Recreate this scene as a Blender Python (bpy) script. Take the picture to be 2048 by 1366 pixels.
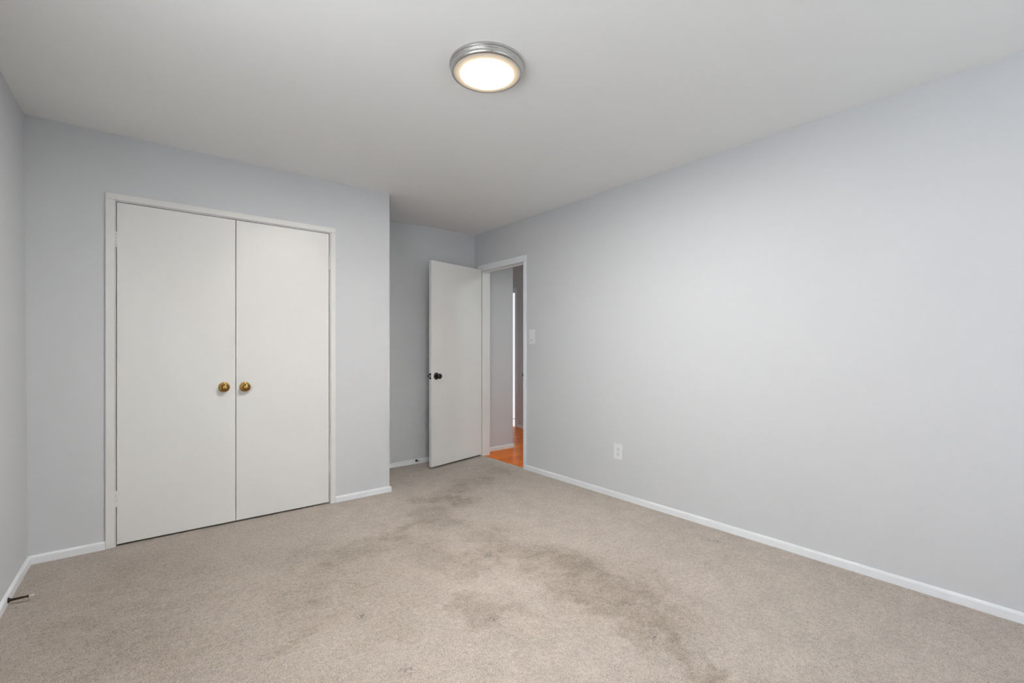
import bpy, bmesh, math, random
from mathutils import Vector, Matrix, noise
random.seed(7)
for o in list(bpy.data.objects): bpy.data.objects.remove(o)
sc = bpy.context.scene
C = sc.collection
R = math.radians
PI = math.pi

# ------------------------------------------------------------------ camera
F_PX, CX, CY = 934.0, 1024.0, 698.0          # image taken as 2048 x 1366
CAM_H, H = 1.17, 2.44
cam = bpy.data.cameras.new('camera'); cam_o = bpy.data.objects.new('camera', cam); C.objects.link(cam_o)
cam.sensor_fit = 'HORIZONTAL'; cam.sensor_width = 36.0
cam.lens = F_PX / 2048 * 36.0
cam.shift_x = 0.0
cam.shift_y = (CY - 683.0) / 2048.0
cam.clip_start = 0.02
cam_o.location = (0, 0, CAM_H)
cam_o.rotation_euler = (R(90), 0, -R(38.77))
sc.camera = cam_o

# ------------------------------------------------------------------ view, world, added window fill
vs = sc.view_settings
vs.view_transform = 'Standard'; vs.look = 'None'; vs.gamma = 1.0; vs.exposure = 0.10
vs.use_curve_mapping = False
w = bpy.data.worlds.new('sky'); sc.world = w; w.use_nodes = True
w.node_tree.nodes['Background'].inputs[0].default_value = (0.75, 0.87, 1.0, 1)
w.node_tree.nodes['Background'].inputs[1].default_value = 1.0

LAMP_E = 320.0          # radiance of the lit core of the ceiling lamp
WINDOW_W = 31.0
BACK_W = 7.0
HALL_W = 14.0

def area(name, loc, rot, sx, sy, power, col, spread=180):
    l = bpy.data.lights.new(name, 'AREA'); l.shape = 'RECTANGLE'; l.size = sx; l.size_y = sy
    l.energy = power; l.color = col; l.spread = R(spread)
    o = bpy.data.objects.new(name, l); C.objects.link(o); o.location = loc; o.rotation_euler = rot
    return o
YB = -1.05             # room face of the wall behind the camera
# added fill at two invented, unseen windows; left one tilts towards the ceiling
FILL_C = (0.95, 0.975, 1.0)
area('window_fill', (-0.76, 0.60, 1.42), (R(90 + 30), 0, R(-90)), 1.66, 1.05, WINDOW_W, FILL_C)
area('back_fill', (1.75, YB - 0.16, 1.45), (R(90), 0, 0), 1.5, 1.1, BACK_W, FILL_C)

# ------------------------------------------------------------------ materials
def mat(name, col, rough=0.6, metal=0.0, spec=0.5, coat=0.0, coat_rough=0.1):
    m = bpy.data.materials.new(name); m.use_nodes = True
    b = m.node_tree.nodes['Principled BSDF']
    b.inputs['Base Color'].default_value = (*col, 1)
    b.inputs['Roughness'].default_value = rough
    b.inputs['Metallic'].default_value = metal
    b.inputs['Specular IOR Level'].default_value = spec
    b.inputs['Coat Weight'].default_value = coat
    b.inputs['Coat Roughness'].default_value = coat_rough
    return m, m.node_tree, b

def noise_bump(nt, b, scale, strength, dist=0.001, detail=3.0, stretch=None, prev=None):
    tc = nt.nodes.new('ShaderNodeTexCoord'); nz = nt.nodes.new('ShaderNodeTexNoise')
    nz.inputs['Scale'].default_value = scale; nz.inputs['Detail'].default_value = detail
    src = tc.outputs['Object']
    if stretch:
        mp = nt.nodes.new('ShaderNodeMapping'); mp.inputs['Scale'].default_value = stretch
        nt.links.new(src, mp.inputs['Vector']); src = mp.outputs['Vector']
    nt.links.new(src, nz.inputs['Vector'])
    bp = nt.nodes.new('ShaderNodeBump'); bp.inputs['Strength'].default_value = strength; bp.inputs['Distance'].default_value = dist
    nt.links.new(nz.outputs['Fac'], bp.inputs['Height'])
    if prev: nt.links.new(prev.outputs['Normal'], bp.inputs['Normal'])
    nt.links.new(bp.outputs['Normal'], b.inputs['Normal'])
    return bp

def mottle(nt, b, col, amt, scale):
    tc = nt.nodes.new('ShaderNodeTexCoord'); nz = nt.nodes.new('ShaderNodeTexNoise')
    nz.inputs['Scale'].default_value = scale; nz.inputs['Detail'].default_value = 4
    nt.links.new(tc.outputs['Object'], nz.inputs['Vector'])
    mx = nt.nodes.new('ShaderNodeMix'); mx.data_type = 'RGBA'
    mx.inputs['A'].default_value = (*[c * (1 - amt) for c in col], 1)
    mx.inputs['B'].default_value = (*[min(1, c * (1 + amt)) for c in col], 1)
    nt.links.new(nz.outputs['Fac'], mx.inputs['Factor'])
    nt.links.new(mx.outputs['Result'], b.inputs['Base Color'])

WALL_C = (0.655, 0.665, 0.680)
M_WALL, nt, b = mat('wall_paint', WALL_C, 0.75, spec=0.25); mottle(nt, b, WALL_C, 0.012, 1.3); noise_bump(nt, b, 260, 0.12)
CEIL_C = (0.93, 0.93, 0.915)
M_CEIL, nt, b = mat('ceiling_paint', CEIL_C, 0.85, spec=0.2); mottle(nt, b, CEIL_C, 0.012, 0.9); noise_bump(nt, b, 200, 0.12)
TRIM_C = (0.87, 0.89, 0.91)
M_TRIM, nt, b = mat('trim_paint', TRIM_C, 0.4); mottle(nt, b, TRIM_C, 0.02, 6); noise_bump(nt, b, 90, 0.1)
DOOR_C = (0.795, 0.79, 0.765)
M_DOOR, nt, b = mat('door_paint', DOOR_C, 0.36, spec=0.45); mottle(nt, b, DOOR_C, 0.012, 3)
noise_bump(nt, b, 40, 0.18, 0.0012, 4, stretch=(1, 1, 0.35))
M_CASING, nt, b = mat('casing_paint', (0.79, 0.785, 0.76), 0.4); mottle(nt, b, (0.79, 0.785, 0.76), 0.015, 4); noise_bump(nt, b, 90, 0.08)
M_PLATE, nt, b = mat('plate_plastic', (0.80, 0.81, 0.82), 0.35); mottle(nt, b, (0.80, 0.81, 0.82), 0.01, 20)
M_SLOT, nt, b = mat('slot_dark', (0.12, 0.12, 0.125), 0.7); mottle(nt, b, (0.12, 0.12, 0.125), 0.05, 80)
M_BLACK, nt, b = mat('blackened_metal', (0.035, 0.037, 0.035), 0.22, metal=0.85); mottle(nt, b, (0.035, 0.037, 0.035), 0.15, 60)
M_BRONZE, nt, b = mat('dark_bronze', (0.045, 0.03, 0.022), 0.4, metal=0.7); mottle(nt, b, (0.045, 0.03, 0.022), 0.2, 60)
M_RUBBER, nt, b = mat('tip_rubber', (0.66, 0.60, 0.53), 0.6); mottle(nt, b, (0.66, 0.60, 0.53), 0.05, 120)
BR = (0.52, 0.32, 0.10)
M_BRASS, nt, b = mat('aged_brass', BR, 0.2, metal=1.0); mottle(nt, b, BR, 0.25, 70)
M_BRASSD, nt, b = mat('brass_groove', (0.05, 0.03, 0.012), 0.5, metal=0.8); mottle(nt, b, (0.05, 0.03, 0.012), 0.1, 90)
NI = (0.60, 0.59, 0.57)
M_NICKEL, nt, b = mat('brushed_nickel', NI, 0.3, metal=1.0); noise_bump(nt, b, 60, 0.06, 0.0005, 2, stretch=(1, 1, 20))

# lamp lens: frosted plastic, bright core that fades to a warm rim
M_LENS, nt, b = mat('lit_lens', (0.62, 0.58, 0.52), 0.4)
tc = nt.nodes.new('ShaderNodeTexCoord'); sep = nt.nodes.new('ShaderNodeSeparateXYZ'); nt.links.new(tc.outputs['Object'], sep.inputs[0])
cmb = nt.nodes.new('ShaderNodeCombineXYZ'); nt.links.new(sep.outputs['X'], cmb.inputs['X']); nt.links.new(sep.outputs['Y'], cmb.inputs['Y'])
ln = nt.nodes.new('ShaderNodeVectorMath'); ln.operation = 'LENGTH'; nt.links.new(cmb.outputs[0], ln.inputs[0])
def ramp_map(x0, x1, y0, y1):
    mr = nt.nodes.new('ShaderNodeMapRange'); mr.interpolation_type = 'SMOOTHSTEP'
    for k, v in zip(('From Min', 'From Max', 'To Min', 'To Max'), (x0, x1, y0, y1)): mr.inputs[k].default_value = v
    nt.links.new(ln.outputs['Value'], mr.inputs['Value']); return mr
core = ramp_map(0.108, 0.121, 1.0, 0.0); rim = ramp_map(0.117, 0.150, 0.62, 0.05)
mul = nt.nodes.new('ShaderNodeMath'); mul.operation = 'MULTIPLY_ADD'
nt.links.new(core.outputs[0], mul.inputs[0]); mul.inputs[1].default_value = LAMP_E; nt.links.new(rim.outputs[0], mul.inputs[2])
cr = nt.nodes.new('ShaderNodeMix'); cr.data_type = 'RGBA'
cr.inputs['A'].default_value = (1.0, 0.70, 0.38, 1); cr.inputs['B'].default_value = (1.0, 0.975, 0.945, 1)
nt.links.new(core.outputs[0], cr.inputs['Factor'])
nt.links.new(cr.outputs['Result'], b.inputs['Emission Color']); nt.links.new(mul.outputs[0], b.inputs['Emission Strength'])

# carpet: cut pile, mottled tufts, trodden stains and broad darker areas from the mesh attribute 'soil'
M_CARPET, nt, b = mat('carpet_pile', (0.45, 0.38, 0.32), 0.95, spec=0.1)
b.inputs['Sheen Weight'].default_value = 0.15; b.inputs['Sheen Roughness'].default_value = 0.6
tc = nt.nodes.new('ShaderNodeTexCoord')
def nz(scale, detail, rough=0.55):
    n = nt.nodes.new('ShaderNodeTexNoise'); n.inputs['Scale'].default_value = scale
    n.inputs['Detail'].default_value = detail; n.inputs['Roughness'].default_value = rough
    nt.links.new(tc.outputs['Object'], n.inputs['Vector']); return n
def math_n(op, a, c, d=None):
    n = nt.nodes.new('ShaderNodeMath'); n.operation = op
    for i, v in enumerate((a, c, d)):
        if v is None: continue
        if isinstance(v, (int, float)): n.inputs[i].default_value = v
        else: nt.links.new(v, n.inputs[i])
    return n.outputs[0]
at = nt.nodes.new('ShaderNodeAttribute'); at.attribute_name = 'soil_tone'
tuft = nz(230, 4, 0.85); clump = nz(48, 4, 0.6); patch = nz(9, 5, 0.6); broad = nz(2.2, 4, 0.55)
vo = nt.nodes.new('ShaderNodeTexVoronoi'); vo.inputs['Scale'].default_value = 235; vo.inputs['Randomness'].default_value = 1.0
wv = nt.nodes.new('ShaderNodeVectorMath'); wv.operation = 'MULTIPLY_ADD'; wn_ = nz(120, 2, 0.6)
nt.links.new(wn_.outputs['Color'], wv.inputs[0]); wv.inputs[1].default_value = (0.012, 0.012, 0.012); nt.links.new(tc.outputs['Object'], wv.inputs[2])
nt.links.new(wv.outputs[0], vo.inputs['Vector'])
soil_tone = math_n('MULTIPLY', at.outputs['Fac'], math_n('MULTIPLY_ADD', patch.outputs['Fac'], 3.4, -0.75))
v = math_n('MULTIPLY_ADD', math_n('SUBTRACT', tuft.outputs['Fac'], 0.5), 1.0, 1.0)
v = math_n('MULTIPLY_ADD', math_n('SUBTRACT', vo.outputs['Distance'], 0.42), -0.75, v)  # gaps between tufts darkened: occlusion put into the pile colour
v = math_n('MULTIPLY_ADD', math_n('SUBTRACT', clump.outputs['Fac'], 0.5), 0.60, v)
v = math_n('MULTIPLY_ADD', math_n('SUBTRACT', patch.outputs['Fac'], 0.5), 0.42, v)
v = math_n('MULTIPLY_ADD', math_n('SUBTRACT', broad.outputs['Fac'], 0.5), 0.18, v)
v = math_n('MULTIPLY_ADD', soil_tone, -0.30, v)
fl = nt.nodes.new('ShaderNodeAttribute'); fl.attribute_name = 'fleck'
fleck = math_n('MULTIPLY', fl.outputs['Fac'], math_n('MAXIMUM', math_n('MULTIPLY_ADD', nz(75, 3, 0.7).outputs['Fac'], 5.0, -2.2), 0.0))
v = math_n('MULTIPLY_ADD', fleck, -0.55, v)
v = math_n('MAXIMUM', v, 0.10)
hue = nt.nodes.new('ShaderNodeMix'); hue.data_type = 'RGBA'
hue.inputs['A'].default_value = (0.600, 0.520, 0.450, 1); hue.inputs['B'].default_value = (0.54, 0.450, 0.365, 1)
nt.links.new(soil_tone, hue.inputs['Factor'])
sc_ = nt.nodes.new('ShaderNodeVectorMath'); sc_.operation = 'SCALE'
nt.links.new(hue.outputs['Result'], sc_.inputs[0]); nt.links.new(v, sc_.inputs['Scale'])
nt.links.new(sc_.outputs[0], b.inputs['Base Color'])
hgt = math_n('MULTIPLY_ADD', clump.outputs['Fac'], 1.2, math_n('MULTIPLY_ADD', vo.outputs['Distance'], -0.9, tuft.outputs['Fac']))
bp = nt.nodes.new('ShaderNodeBump'); bp.inputs['Strength'].default_value = 0.7; bp.inputs['Distance'].default_value = 0.006
nt.links.new(hgt, bp.inputs['Height']); nt.links.new(bp.outputs['Normal'], b.inputs['Normal'])

# hall floor: varnished orange oak strips running along x
M_WOOD, nt, b = mat('oak_strip_floor', (0.5, 0.15, 0.02), 0.3, spec=0.10)
tc = nt.nodes.new('ShaderNodeTexCoord')
br = nt.nodes.new('ShaderNodeTexBrick'); br.inputs['Scale'].default_value = 1.0
br.inputs['Brick Width'].default_value = 0.75; br.inputs['Row Height'].default_value = 0.057; br.inputs['Mortar Size'].default_value = 0.0012
br.inputs['Color1'].default_value = (0.92, 0.235, 0.001, 1); br.inputs['Color2'].default_value = (0.74, 0.145, 0.001, 1); br.inputs['Mortar'].default_value = (0.12, 0.025, 0.003, 1)
nt.links.new(tc.outputs['Object'], br.inputs['Vector'])
mp = nt.nodes.new('ShaderNodeMapping'); mp.inputs['Scale'].default_value = (4, 60, 1); nt.links.new(tc.outputs['Object'], mp.inputs['Vector'])
gr = nt.nodes.new('ShaderNodeTexNoise'); gr.inputs['Scale'].default_value = 1.5; gr.inputs['Detail'].default_value = 6; nt.links.new(mp.outputs[0], gr.inputs['Vector'])
mr = nt.nodes.new('ShaderNodeMapRange'); mr.inputs['To Min'].default_value = 0.55; mr.inputs['To Max'].default_value = 1.45; nt.links.new(gr.outputs['Fac'], mr.inputs['Value'])
vm = nt.nodes.new('ShaderNodeVectorMath'); vm.operation = 'SCALE'; nt.links.new(br.outputs['Color'], vm.inputs[0]); nt.links.new(mr.outputs[0], vm.inputs['Scale'])
nt.links.new(vm.outputs[0], b.inputs['Base Color'])

# daylit frosted glass of the entrance door at the end of the hall
M_GLOW, nt, b = mat('daylit_glass', (0.85, 0.87, 0.9), 0.3)
b.inputs['Emission Color'].default_value = (0.93, 0.96, 1, 1); b.inputs['Emission Strength'].default_value = 0.85
mottle(nt, b, (0.3, 0.3, 0.3), 0.05, 5)

# ------------------------------------------------------------------ mesh helpers
def box(bm, x0, x1, y0, y1, z0, z1):
    v = [bm.verts.new((x, y, z)) for x in (x0, x1) for y in (y0, y1) for z in (z0, z1)]
    for f in ((0, 1, 3, 2), (4, 6, 7, 5), (0, 4, 5, 1), (2, 3, 7, 6), (0, 2, 6, 4), (1, 5, 7, 3)):
        bm.faces.new([v[i] for i in f])
    return v

def prism(bm, prof, p0, p1, off=Vector((0, 0, 0)), flip=False):
    """profile [(out, up)] swept from p0 to p1; 'out' points to the left-hand normal of the run"""
    p0, p1 = Vector(p0), Vector(p1)
    d = (p1 - p0).normalized(); n = Vector((-d.y, d.x, 0))
    if flip: n = -n
    a = [bm.verts.new(p0 + n * o + Vector((0, 0, u))) for o, u in prof]
    c = [bm.verts.new(p1 + n * o + Vector((0, 0, u))) for o, u in prof]
    k = len(prof)
    for i in range(k):
        bm.faces.new((a[i], a[(i + 1) % k], c[(i + 1) % k], c[i]))
    bm.faces.new(a); bm.faces.new(list(reversed(c)))

def lathe(bm, prof, axis_m, n=48):
    """prof [(r, h)] about local z, placed by axis_m"""
    rings = []
    for r, h in prof:
        if r < 1e-6: rings.append([bm.verts.new(axis_m @ Vector((0, 0, h)))])
        else: rings.append([bm.verts.new(axis_m @ Vector((r * math.cos(t * 2 * PI / n), r * math.sin(t * 2 * PI / n), h))) for t in range(n)])
    for a, c in zip(rings, rings[1:]):
        if len(a) == 1 and len(c) == 1: continue
        for i in range(n):
            j = (i + 1) % n
            if len(a) == 1: bm.faces.new((a[0], c[j], c[i]))
            elif len(c) == 1: bm.faces.new((a[i], a[j], c[0]))
            else: bm.faces.new((a[i], a[j], c[j], c[i]))

def link(name, bm, m, parent=None, smooth=False, bevel=0.0, seg=2):
    bmesh.ops.recalc_face_normals(bm, faces=bm.faces)
    me = bpy.data.meshes.new(name); bm.to_mesh(me); bm.free()
    me.materials.append(m)
    if smooth:
        for p in me.polygons: p.use_smooth = True
    o = bpy.data.objects.new(name, me); C.objects.link(o)
    if parent: o.parent = parent
    if bevel:
        bv = o.modifiers.new('soft_edge', 'BEVEL'); bv.width = bevel; bv.segments = seg; bv.limit_method = 'ANGLE'; bv.angle_limit = R(40)
    if smooth:
        es = o.modifiers.new('split', 'EDGE_SPLIT'); es.split_angle = R(38)
    return o

def tag(o, label, cat, group=None):
    o['label'] = label; o['category'] = cat
    if group: o['group'] = group
    return o
def struct(o, label=None, cat=None):
    o['kind'] = 'structure'
    if label: o['label'] = label; o['category'] = cat
    return o
def empty(name, loc, rz=0.0):
    o = bpy.data.objects.new(name, None); C.objects.link(o); o.location = loc; o.rotation_euler = (0, 0, rz)
    o.empty_display_size = 0.05
    return o
def boxes(name, lst, m, parent=None, bevel=0.0, **k):
    bm = bmesh.new()
    for q in lst: box(bm, *q)
    return link(name, bm, m, parent, bevel=bevel, **k)

# ------------------------------------------------------------------ room shell
XR, YC, YA, XA = 2.948, 3.620, 4.338, 1.617     # right wall, closet front, alcove back, closet side
T = 0.097                                        # partition thickness
DY0, DY1, DZ = 3.477, 4.197, 2.035               # bedroom doorway
def xl_top(y): return -0.476 - 0.022 * (3.62 - y)
def xl_bot(y): return -0.461 - 0.022 * (3.62 - y)

# carpet with the soil attribute
STAIN_TONE = [(1.66, 3.02, 1.66, 2.71, 0.121, .6), (1.61, 2.86, 1.3, 2.83, 0.077, .7), (1.23, 2.68, 0.77, 2.62, 0.149, .6), (0.81, 2.75, 0.59, 2.32, 0.177, .5),
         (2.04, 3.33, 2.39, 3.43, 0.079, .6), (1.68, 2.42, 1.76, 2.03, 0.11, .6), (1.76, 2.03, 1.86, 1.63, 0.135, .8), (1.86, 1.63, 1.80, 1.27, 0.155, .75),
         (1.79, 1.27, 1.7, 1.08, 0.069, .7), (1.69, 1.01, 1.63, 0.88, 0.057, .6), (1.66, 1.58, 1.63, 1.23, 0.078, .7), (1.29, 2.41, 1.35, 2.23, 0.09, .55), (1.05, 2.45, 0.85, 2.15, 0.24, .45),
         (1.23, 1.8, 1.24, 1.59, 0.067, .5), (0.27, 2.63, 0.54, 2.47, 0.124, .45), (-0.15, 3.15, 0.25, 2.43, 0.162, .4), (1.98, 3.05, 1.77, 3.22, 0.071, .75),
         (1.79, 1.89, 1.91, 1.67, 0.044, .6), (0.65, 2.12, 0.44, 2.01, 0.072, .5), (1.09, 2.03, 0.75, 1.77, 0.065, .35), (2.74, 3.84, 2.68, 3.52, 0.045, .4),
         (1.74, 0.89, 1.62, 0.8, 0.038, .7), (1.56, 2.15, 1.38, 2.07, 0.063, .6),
         (0.0, 3.0, -0.1, 2.2, 0.40, .55), (0.5, 2.9, 0.9, 2.75, 0.30, .35), (0.35, 2.3, 0.2, 1.7, 0.35, .3)]  # this row: broad areas that darken the left side of the carpet
SPOT = [(0.77, 2.011, 0.024), (0.762, 1.564, 0.024), (2.132, 1.452, 0.018), (2.018, 1.446, 0.013), (1.953, 1.426, 0.011), (2.749, 1.433, 0.018), (2.725, 1.48, 0.014),
        (0.634, 2.266, 0.015), (1.551, 2.148, 0.026), (1.973, 1.876, 0.012), (2.427, 1.333, 0.012), (1.643, 1.122, 0.015), (1.204, 1.634, 0.018)]
def seg_d(px, py, ax, ay, bx, by):
    vx, vy = bx - ax, by - ay; L = vx * vx + vy * vy
    t = max(0, min(1, ((px - ax) * vx + (py - ay) * vy) / L)) if L else 0
    return math.hypot(px - ax - t * vx, py - ay - t * vy)
bm = bmesh.new(); lay = bm.verts.layers.float.new('soil_tone'); lay2 = bm.verts.layers.float.new('fleck')
x0, x1, y0, y1, st = -0.60, 2.965, YB, 4.345, 0.0105
nx, ny = int((x1 - x0) / st), int((y1 - y0) / st)
grid = []
for i in range(nx + 1):
    col = []
    for j in range(ny + 1):
        x, y = x0 + (x1 - x0) * i / nx, y0 + (y1 - y0) * j / ny
        wx = x + 0.16 * noise.noise(Vector((x * 5, y * 5, 1.3))) + 0.09 * noise.noise(Vector((x * 15, y * 15, 4))) + 0.05 * noise.noise(Vector((x * 38, y * 38, 2)))
        wy = y + 0.16 * noise.noise(Vector((x * 5, y * 5, 7.7))) + 0.09 * noise.noise(Vector((x * 15, y * 15, 9))) + 0.05 * noise.noise(Vector((x * 38, y * 38, 6)))
        s = f = 0.0
        for ax, ay, bx, by, r, a in STAIN_TONE:
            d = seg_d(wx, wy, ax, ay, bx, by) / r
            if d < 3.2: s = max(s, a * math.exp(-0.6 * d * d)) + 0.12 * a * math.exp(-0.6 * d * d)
        for ax, ay, r in SPOT:
            d = math.hypot(x - ax, y - ay) / r
            if d < 3: f = max(f, math.exp(-0.7 * d * d))
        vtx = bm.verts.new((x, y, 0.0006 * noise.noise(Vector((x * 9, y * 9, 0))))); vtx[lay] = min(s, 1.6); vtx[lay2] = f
        col.append(vtx)
    grid.append(col)
for i in range(nx):
    for j in range(ny):
        bm.faces.new((grid[i][j], grid[i + 1][j], grid[i + 1][j + 1], grid[i][j + 1]))
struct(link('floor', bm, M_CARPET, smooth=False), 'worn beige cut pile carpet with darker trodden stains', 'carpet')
struct(boxes('floor_hall', [(2.966, 4.60, 1.2, 7.0, -0.06, -0.004)], M_WOOD), 'glossy orange wooden strip floor of the hall beyond the doorway', 'floor')
struct(boxes('ceiling', [(-0.75, 3.05, YB - 0.12, 4.46, H, H + 0.1)], M_CEIL), 'white ceiling of the bedroom', 'ceiling')
struct(boxes('ceiling_hall', [(3.05, 4.60, 1.2, 7.0, H, H + 0.1)], M_CEIL), 'white ceiling of the hall', 'ceiling')

yb, yf = YB - 0.1, YA + 0.1
WY0, WY1, WZ0, WZ1 = -0.25, 1.45, 0.87, 2.03
def lw(y, z): return xl_bot(y) + 0.0 if z <= 0 else xl_bot(y) + (xl_top(y) - xl_bot(y)) * z / H
def wall_piece(bm, ya, yb_, za, zb):
    a = [bm.verts.new((lw(y, z), y, z)) for y, z in ((ya, za), (yb_, za), (yb_, zb), (ya, zb))]
    c = [bm.verts.new((lw(y, z) - .12, y, z)) for y, z in ((ya, za), (yb_, za), (yb_, zb), (ya, zb))]
    bm.faces.new(a); bm.faces.new(list(reversed(c)))
    for i in range(4): bm.faces.new((a[i], c[i], c[(i + 1) % 4], a[(i + 1) % 4]))
bm = bmesh.new()
for q in ((yb, WY0, -.05, H + .05), (WY1, yf, -.05, H + .05), (WY0, WY1, -.05, WZ0), (WY0, WY1, WZ1, H + .05)): wall_piece(bm, *q)
struct(link('wall_left', bm, M_WALL), 'pale blue grey wall at the far left edge', 'wall')
# right wall with the doorway
struct(boxes('wall_right', [(XR, XR + T, YB - .1, DY0, -.05, H), (XR, XR + T, DY1, YA + .1, -.05, H), (XR, XR + T, DY0, DY1, DZ, H)], M_WALL), 'long pale blue grey wall right of the doorway', 'wall')
# back wall of the alcove and closet
struct(boxes('wall_back', [(-0.7, XR, YA, YA + 0.1, -.05, H)], M_WALL), 'grey wall of the alcove behind the open door', 'wall')
# closet front wall with its opening, and the return at the alcove
CX0, CX1, CZ = -0.1005, 1.1425, 2.047
WT = 0.095
struct(boxes('wall_closet', [(-0.58, CX0, YC, YC + WT, -.05, H), (CX1, XA, YC, YC + WT, -.05, H), (CX0, CX1, YC, YC + WT, CZ, H),
                             (XA - WT, XA, YC + WT, YA, -.05, H)], M_WALL), 'pale blue grey wall around the closet doors', 'wall')
# wall behind the camera, with an added window
struct(boxes('wall_front', [(-0.8, .95, YB - .12, YB, -.05, H), (2.55, XR, YB - .12, YB, -.05, H), (.95, 2.55, YB - .12, YB, -.05, .87), (.95, 2.55, YB - .12, YB, 2.03, H)], M_WALL), 'pale grey wall opposite the closet, with an added window', 'wall')
wn = struct(empty('added_window_2', (1.75, YB, .87)), 'added unseen white framed window opposite the closet, opening for fill light', 'window')  # window added as an opening for the back fill
boxes('window_frame', [(-.80, -.76, -.10, -.05, 0, 1.16), (.76, .80, -.10, -.05, 0, 1.16), (-.76, .76, -.10, -.05, 0, .04), (-.76, .76, -.10, -.05, 1.12, 1.16)], M_TRIM, wn, bevel=.003)
boxes('window_sill', [(-.84, .84, -.04, .05, -.03, 0)], M_TRIM, wn, bevel=.004)
wn = struct(empty('added_window_1', (-0.555, 0.60, WZ0)), 'added unseen white framed window in the left wall, opening for fill light', 'window')  # window added as an opening for the upward fill
hw_, wh_ = (WY1 - WY0) / 2, WZ1 - WZ0
boxes('window_frame', [(-.10, -.05, -hw_, -hw_ + .04, 0, wh_), (-.10, -.05, hw_ - .04, hw_, 0, wh_), (-.10, -.05, -hw_ + .04, hw_ - .04, 0, .04), (-.10, -.05, -hw_ + .04, hw_ - .04, wh_ - .04, wh_), (-.10, -.05, -.02, .02, .04, wh_ - .04)], M_TRIM, wn, bevel=.003)
boxes('window_sill', [(-.04, .05, -hw_ - .04, hw_ + .04, -.03, 0)], M_TRIM, wn, bevel=.004)

# baseboards: low, with an eased top
BH, BT = 0.046, 0.013
PROF = [(0, -0.01), (BT, -0.01), (BT, BH - 0.011), (BT - 0.002, BH - 0.005), (BT - 0.006, BH - 0.001), (BT - 0.010, BH), (0, BH)]
def base(name, runs, label, m=M_TRIM, zoff=0):
    bm = bmesh.new()
    for p0, p1, flip in runs: prism(bm, PROF, (*p0, zoff), (*p1, zoff), flip=flip)
    return struct(link(name, bm, m), label, 'baseboard')
base('baseboard_right', [((XR, YB), (XR, DY0 - 0.036), False)], 'thin white baseboard along the long right wall')
base('baseboard_left', [((xl_bot(YB), YB), (xl_bot(YC), YC), True)], 'thin white baseboard along the left wall')
base('baseboard_closet_left', [((-0.47, YC), (-0.1445, YC), True)], 'short white baseboard left of the closet')
base('baseboard_closet_right', [((1.1805, YC), (XA, YC), True), ((XA, YC - BT), (XA, YA), True)], 'short white baseboard right of the closet wrapping the corner')
base('baseboard_alcove', [((XA + BT, YA), (XR, YA), True)], 'white baseboard of the alcove behind the open door')

# closet casing (trim_1) and jamb
def casing(bm, runs, y_face, depth):
    for q in runs: box(bm, q[0], q[1], y_face - depth, y_face, q[2], q[3])
tr = struct(empty('trim_1', (0.52, YC, 0)), 'cream painted frame around the closet doors', 'door frame')
def loc_boxes(lst, ox, oy): return [(a - ox, b_ - ox, c - oy, d - oy, e, f) for a, b_, c, d, e, f in lst]
boxes('left_casing', loc_boxes([(-0.1440, -0.1015, YC - .012, YC, 0, 2.0500)], .52, YC), M_CASING, tr, bevel=.0025)
boxes('right_casing', loc_boxes([(1.1425, 1.1800, YC - .012, YC, 0, 2.0500)], .52, YC), M_CASING, tr, bevel=.0025)
boxes('head_casing', loc_boxes([(-0.1440, 1.1800, YC - .012, YC, 2.0500, 2.0875)], .52, YC), M_CASING, tr, bevel=.0025)
boxes('jamb', loc_boxes([(-0.1005, -0.0965, YC - .002, YC + WT, 0, 2.0470), (1.1370, 1.1425, YC - .002, YC + WT, 0, 2.0470), (-0.0965, 1.1370, YC - .002, YC + WT, 2.0435, 2.0470),
                        (-0.0965, -0.085, YC + .038, YC + .05, 0, 2.0435), (1.125, 1.1370, YC + .038, YC + .05, 0, 2.0435), (-0.085, 1.125, YC + .038, YC + .05, 2.032, 2.0435)], .52, YC), M_CASING, tr, bevel=.001)

# closet leaves
def knob_profile():
    rose = [(0, 0), (.0335, 0), (.0335, .0025), (.032, .0045), (.029, .0055), (.0285, .0075), (.026, .009), (.024, .0095), (.018, .0135), (.0135, .017), (.0125, .024),
            (.014, .028), (.019, .0305), (.0245, .033), (.0275, .037), (.0280, .0405), (.0265, .0435), (.0250, .0445), (.0243, .0437), (.0235, .0455), (.0215, .0465), (.0208, .0457), (.0200, .0473), (.0188, .0478)]
    groove = [(.0188, .0478), (.0182, .0452), (.0158, .0452), (.0152, .0480)]
    button = [(.0152, .0478), (.0146, .0492), (.012, .0508), (.0065, .0520), (0, .0524)]
    return rose, groove, button
def hinge(parent, lx, z, w=.0065):
    """five-knuckle butt hinge painted over with the door"""
    bm = bmesh.new()
    hh = 0.094 / 5
    for i in range(5):
        mtx = Matrix.Translation((lx, -.006, z - .047 + i * hh))
        lathe(bm, [(0, .0006), (w - .001, .0006), (w, .0016), (w, hh - .0016), (w - .001, hh - .0006), (0, hh - .0006)], mtx, 16)
    lathe(bm, [(0, 0), (.0035, 0), (.0045, .003), (.003, .006), (0, .0065)], Matrix.Translation((lx, -.006, z + .047)), 12)
    box(bm, lx - .011, lx + .011, -.0018, .004, z - .046, z + .046)
    return link('hinge', bm, M_CASING, parent, smooth=True)
KM = Matrix.Rotation(R(90), 4, 'X')     # local z -> -y
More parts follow.
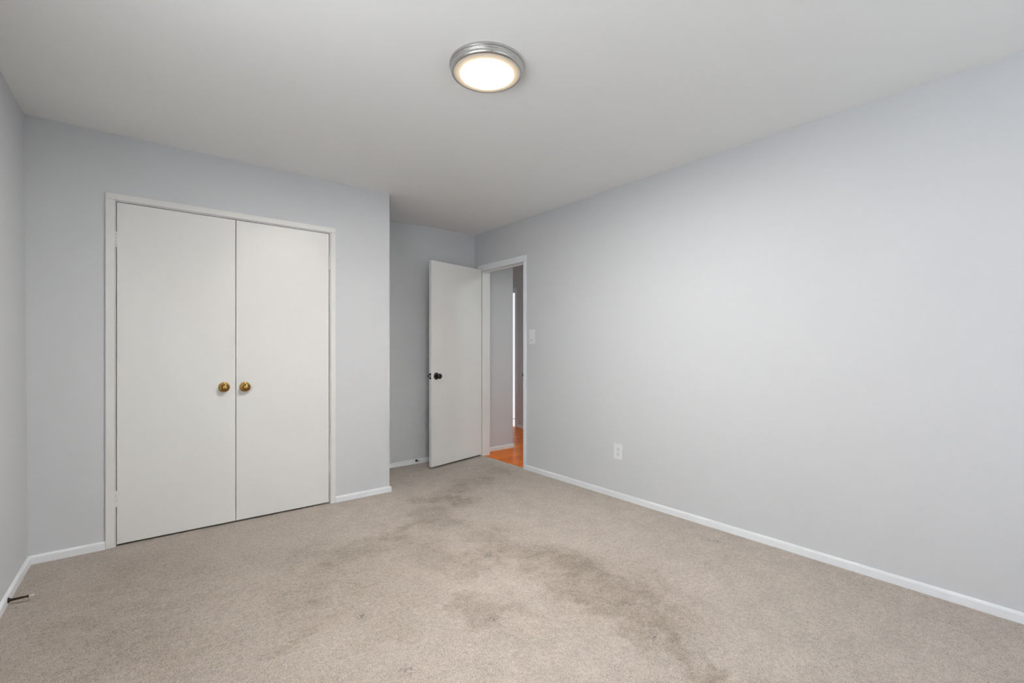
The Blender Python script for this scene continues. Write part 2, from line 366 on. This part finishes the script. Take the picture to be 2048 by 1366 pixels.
def closet_leaf(name, xa, xb, kx, kz, hx, hz, label):
    ox = (xa + xb) / 2
    d = struct(empty(name, (ox, YC + .001, 0)), label, 'closet door')
    boxes('panel', [(xa - ox, xb - ox, 0, .033, .0125, 2.0400)], M_DOOR, d, bevel=.0018)
    for z in hz: hinge(d, hx - ox, z)
    rose, groove, button = knob_profile()
    mtx = Matrix.Translation((kx - ox, 0, kz)) @ KM
    bm = bmesh.new(); lathe(bm, rose, mtx); k = link('knob', bm, M_BRASS, d, smooth=True); k['label'] = 'round aged brass knob with ringed face'
    bm = bmesh.new(); lathe(bm, groove, mtx); link('groove', bm, M_BRASSD, k, smooth=True)
    bm = bmesh.new(); lathe(bm, button, mtx); link('button', bm, M_BRASS, k, smooth=True)
    return d
closet_leaf('door_1', -0.0930, 0.5185, 0.452, 0.9165, -0.0985, (1.817, .282), 'left leaf of the white flush closet double doors with brass knob')
closet_leaf('door_2', 0.5220, 1.1320, 0.574, 0.9125, 1.1365, (1.817, .275), 'right leaf of the white flush closet double doors with brass knob')

# ------------------------------------------------------------------ bedroom doorway: casing and jamb
tr = struct(empty('trim_2', (XR, (DY0 + DY1) / 2, 0)), 'white frame of the open bedroom doorway', 'door frame')
oy = (DY0 + DY1) / 2
def lb(lst): return [(a - XR, b_ - XR, c - oy, d - oy, e, f) for a, b_, c, d, e, f in lst]
JT = 0.012
boxes('near_casing', lb([(XR - .012, XR, DY0 - .036, DY0 + .006, 0, DZ - .012), ]), M_TRIM, tr, bevel=.0025)
boxes('far_casing', lb([(XR - .012, XR, DY1 + .004, DY1 + .060, 0, DZ - .012)]), M_TRIM, tr, bevel=.0025)
boxes('head_casing', lb([(XR - .012, XR, DY0 - .036, DY1 + .060, DZ - .012, DZ + .050)]), M_TRIM, tr, bevel=.0025)
boxes('near_jamb', lb([(XR, XR + T, DY0 - .002, DY0 + JT, -.004, DZ), (XR + .042, XR + .075, DY0 + JT, DY0 + JT + .010, -.004, DZ - .012)]), M_TRIM, tr, bevel=.0015)
j = boxes('far_jamb', lb([(XR, XR + T, DY1 - .004, DY1 + .004, -.004, DZ)]), M_CASING, tr, bevel=.0015); j['label'] = 'cream hinge side jamb'
boxes('head_jamb', lb([(XR, XR + T, DY0 + JT, DY1 - .004, DZ - .012, DZ), (XR + .042, XR + .075, DY0 + JT, DY1 - .004, DZ - .022, DZ - .012)]), M_TRIM, tr, bevel=.0015)
s = boxes('strike_plate', lb([(XR + .004, XR + .034, DY0 + JT, DY0 + JT + .0015, .888, .945), (XR - .0135, XR + .004, DY0 + JT - .0045, DY0 + JT + .0015, .903, .930)]), M_BLACK, tr, bevel=.0005); s['label'] = 'black strike plate'
boxes('hall_casing', lb([(XR + T, XR + T + .012, DY0 - .04, DY0 + .004, -.004, DZ), (XR + T, XR + T + .012, DY1, DY1 + .05, -.004, DZ), (XR + T, XR + T + .012, DY0 - .04, DY1 + .05, DZ, DZ + .05)]), M_TRIM, tr, bevel=.0025)

# the open door: local x runs from hinge to latch edge, local -y is the face seen
W, TH = 0.726, 0.035
ang = R(77)
hx, hy = 2.930, 4.175
dv = Vector((-math.sin(ang), -math.cos(ang), 0))
rz = math.atan2(dv.y, dv.x)
d = struct(empty('door_3', (hx, hy, 0), rz), 'white flush bedroom door standing open with a dark round knob', 'door')
# with this rotation local +y points away from the alcove wall, towards the camera
boxes('panel', [(0, W, -TH, 0, .023, 2.033)], M_DOOR, d, bevel=.002)
def door_knob(side):
    q = Matrix.Translation((W - .062, 0 if side > 0 else -TH, .905)) @ Matrix.Rotation(R(-90 * side), 4, 'X')
    bm = bmesh.new()
    lathe(bm, [(0, 0), (.034, 0), (.0345, .003), (.032, .006), (.027, .009), (.018, .0115), (.0125, .014), (.0115, .028), (.013, .031), (.019, .034), (.0245, .040),
               (.0265, .047), (.0258, .054), (.022, .060), (.0155, .0645), (.008, .066), (0, .0663)], q, 40)
    k = link('knob', bm, M_BLACK, d, smooth=True); k['label'] = 'dark polished round knob'
    return k
door_knob(1); door_knob(-1)
l = boxes('latch_plate', [(W, W + .0016, -TH / 2 - .0125, -TH / 2 + .0125, .877, .934)], M_BLACK, d, bevel=.0006)
bm = bmesh.new()
vv = [bm.verts.new(p) for p in [(W + .001, -.025, .893), (W + .001, -.010, .893), (W + .001, -.010, .918), (W + .001, -.025, .918), (W + .013, -.013, .893), (W + .013, -.010, .893), (W + .013, -.010, .918), (W + .013, -.013, .918)]]
for f in ((0, 3, 2, 1), (4, 5, 6, 7), (0, 1, 5, 4), (1, 2, 6, 5), (2, 3, 7, 6), (3, 0, 4, 7)): bm.faces.new([vv[i] for i in f])
link('latch_bolt', bm, M_NICKEL, l)
for z in (.25, 1.03, 1.80):
    bm = bmesh.new()
    for i in range(5):
        lathe(bm, [(0, .0005), (.005, .0005), (.006, .0015), (.006, .0165), (.005, .0175), (0, .0175)], Matrix.Translation((-.002, -TH - .003, z - .045 + i * .018)), 14)
    link('hinge', bm, M_CASING, d, smooth=True)

# ------------------------------------------------------------------ hall beyond the doorway
XH, YH, XS = 4.440, 4.338, 3.497
struct(boxes('wall_hall', [(XR + T, XS, YH, YH + .1, -.05, H), (XS - .1, XS, YH + .1, 7.0, -.05, H)], M_WALL), 'pale grey wall stub seen through the open doorway', 'wall')
FY0, FY1, FZ = 5.444, 6.30, 2.045
struct(boxes('wall_hall_far', [(XH, XH + .12, 1.1, FY0, -.05, H), (XH, XH + .12, FY1, 7.1, -.05, H), (XH, XH + .12, FY0, FY1, FZ, H)], M_WALL), 'shadowy grey wall at the far side of the hall', 'wall')
struct(boxes('wall_hall_end', [(XS, XH, 7.0, 7.1, -.05, H), (XR + T, XH, 1.1, 1.2, -.05, H)], M_WALL), 'end walls of the hall', 'wall')
base('baseboard_hall', [((XR + T, YH), (XS, YH), True), ((XS, YH - BT), (XS, 7.0), True)], 'white baseboard of the wall stub in the hall', zoff=-.004)
base('baseboard_hall_far', [((XH, 1.2), (XH, FY0 - .047), False)], 'white baseboard on the far side of the hall', zoff=-.004)
tr = struct(empty('trim_3', (XH, (FY0 + FY1) / 2, 0)), 'grey white frame of the entrance door in the hall', 'door frame')
oy = (FY0 + FY1) / 2
boxes('casing', [(-.012, 0, FY0 - .048 - oy, FY0 - oy, -.004, FZ), (-.012, 0, FY1 - oy, FY1 + .048 - oy, -.004, FZ), (-.012, 0, FY0 - .048 - oy, FY1 + .048 - oy, FZ, FZ + .048)], M_TRIM, tr, bevel=.002)
d4 = struct(empty('door_4', (XH, oy, 0)), 'bright daylit glazed entrance door, a thin white strip at the end of the hall', 'door')
boxes('door_frame', [(.004, .04, FY0 - oy, FY0 + .004 - oy, 0, FZ), (.004, .04, FY1 - .05 - oy, FY1 - oy, 0, FZ), (.004, .04, FY0 + .004 - oy, FY1 - .05 - oy, 2.018, FZ), (.004, .04, FY0 + .004 - oy, FY1 - .05 - oy, .112, .121)], M_TRIM, d4)
boxes('glass', [(.010, .03, FY0 + .004 - oy, FY1 - .05 - oy, .121, 2.018)], M_GLOW, d4)
boxes('kick_panel', [(.008, .035, FY0 + .004 - oy, FY1 - .05 - oy, .0, .112)], M_GLOW, d4)
area('hall_fill_light', (3.75, 2.6, 2.36), (0, 0, 0), .28, .28, HALL_W, (.80, .96, .97))  # added fill for the hall, out of view and without a fixture

# ------------------------------------------------------------------ ceiling lamps
def flush_lamp(loc):
    t = empty('ceiling_lamp', loc)
    down = Matrix.Rotation(PI, 4, 'X')
    bm = bmesh.new()
    lathe(bm, [(0, 0), (.1655, 0), (.1668, .0015), (.1668, .0100), (.1655, .0115), (.1625, .0120), (.162, .0135), (.1642, .0150), (.1645, .0190), (.1635, .0205),
               (.1615, .0215), (.1605, .0235), (.1605, .0300), (.1595, .0350), (.1565, .0388), (.1525, .0405), (.1500, .0405), (.1492, .037), (0, .037)], down, 96)
    p = link('metal_ring', bm, M_NICKEL, t, smooth=True); p['label'] = 'stepped brushed nickel ring'
    bm = bmesh.new()
    lathe(bm, [(.1490, .0372), (.1482, .0400), (.145, .0415), (.135, .0424), (.12, .0430), (.09, .0438), (.06, .0444), (.03, .0447), (0, .0448)], down, 96)
    p = link('lens', bm, M_LENS, t, smooth=True); p['label'] = 'lit frosted lens, white at the centre and amber at the rim'
    bm = bmesh.new()
    lathe(bm, [(0, 0), (.0025, 0), (.003, .001), (.0025, .002), (0, .0022)], Matrix.Translation((-.075, -.1382, -.035)) @ Matrix.Rotation(R(90), 4, 'X'), 12)
    link('set_screw', bm, M_BRONZE, t, smooth=True)
    return t
tag(flush_lamp((1.222, 1.700, H)), 'round flush ceiling lamp, lit, with stepped brushed nickel ring and frosted lens', 'ceiling lamp')

# ------------------------------------------------------------------ switch and outlet on the right wall
def plate(name, y0, y1, z0, z1, label, cat):
    t = empty(name, (XR, (y0 + y1) / 2, (z0 + z1) / 2)); tag(t, label, cat)
    return t, (y1 - y0) / 2, (z1 - z0) / 2
t, hw, hh = plate('wall_switch', 3.318, 3.402, 1.216, 1.354, 'white rocker light switch on the wall just right of the doorway', 'light switch')
boxes('cover_plate', [(-.006, 0, -hw, hw, -hh, hh)], M_PLATE, t, bevel=.0025, seg=3)
boxes('rocker', [(-.0095, -.005, -.022, .022, -.040, .040)], M_PLATE, t, bevel=.0015)
boxes('slide_slot', [(-.0102, -.0090, -.010, .010, -.030, -.026)], M_SLOT, t)
for z in (-.055, .055):
    bm = bmesh.new(); lathe(bm, [(0, 0), (.003, 0), (.0032, .0006), (.002, .0012), (0, .0014)], Matrix.Translation((-.006, 0, z)) @ Matrix.Rotation(R(-90), 4, 'Y'), 14); link('screw', bm, M_PLATE, t, smooth=True)
t, hw, hh = plate('wall_outlet', 2.292, 2.378, .303, .428, 'white duplex power outlet low on the long grey wall above the baseboard', 'power outlet')
boxes('cover_plate', [(-.006, 0, -hw, hw, -hh, hh)], M_PLATE, t, bevel=.0025, seg=3)
for s in (-1, 1):
    r_ = boxes('receptacle', [(-.0078, -.005, -.0165, .0165, s * .0185 - .0155, s * .0185 + .0155)], M_PLATE, t, bevel=.002, seg=3)
    cz = s * .0185 + .004
    boxes('slots', [(-.0081, -.0075, -.0075, -.0050, cz - .0045, cz + .0045), (-.0081, -.0075, .0050, .0072, cz - .0035, cz + .0035), (-.0081, -.0075, -.0028, .0028, cz - .0145, cz - .0085)], M_SLOT, r_)

# ------------------------------------------------------------------ door stops
def door_stop(loc, rz_, tilt, length, label):
    t = empty('door_stop', loc, rz_); t.rotation_euler = (0, -tilt, rz_)
    q = Matrix.Rotation(R(90), 4, 'Y')
    bm = bmesh.new()
    lathe(bm, [(0, -.002), (.0125, -.002), (.0125, .002), (.009, .005), (.0062, .009), (.0056, .014), (.0048, length * .5), (.0042, length - .024), (.0062, length - .020), (.0062, length - .016), (0, length - .016)], q, 24)
    p = link('rod', bm, M_BRONZE, t, smooth=True); p['label'] = 'dark bronze rod and base'
    bm = bmesh.new()
    lathe(bm, [(0, length - .018), (.0052, length - .018), (.0062, length - .014), (.0062, length - .003), (.005, length), (0, length + .0005)], q, 24)
    p = link('rubber_tip', bm, M_RUBBER, t, smooth=True); p['label'] = 'pale rubber tip'
    tag(t, label, 'door stop')
    return t
door_stop((xl_bot(3.11) + BT, 3.105, .021), R(-13), R(4), .088, 'dark rod door stop with pale tip on the left wall baseboard')
door_stop((2.222, YA - BT, .032), R(-90), R(6), .070, 'small dark door stop on the alcove baseboard beside the open door')
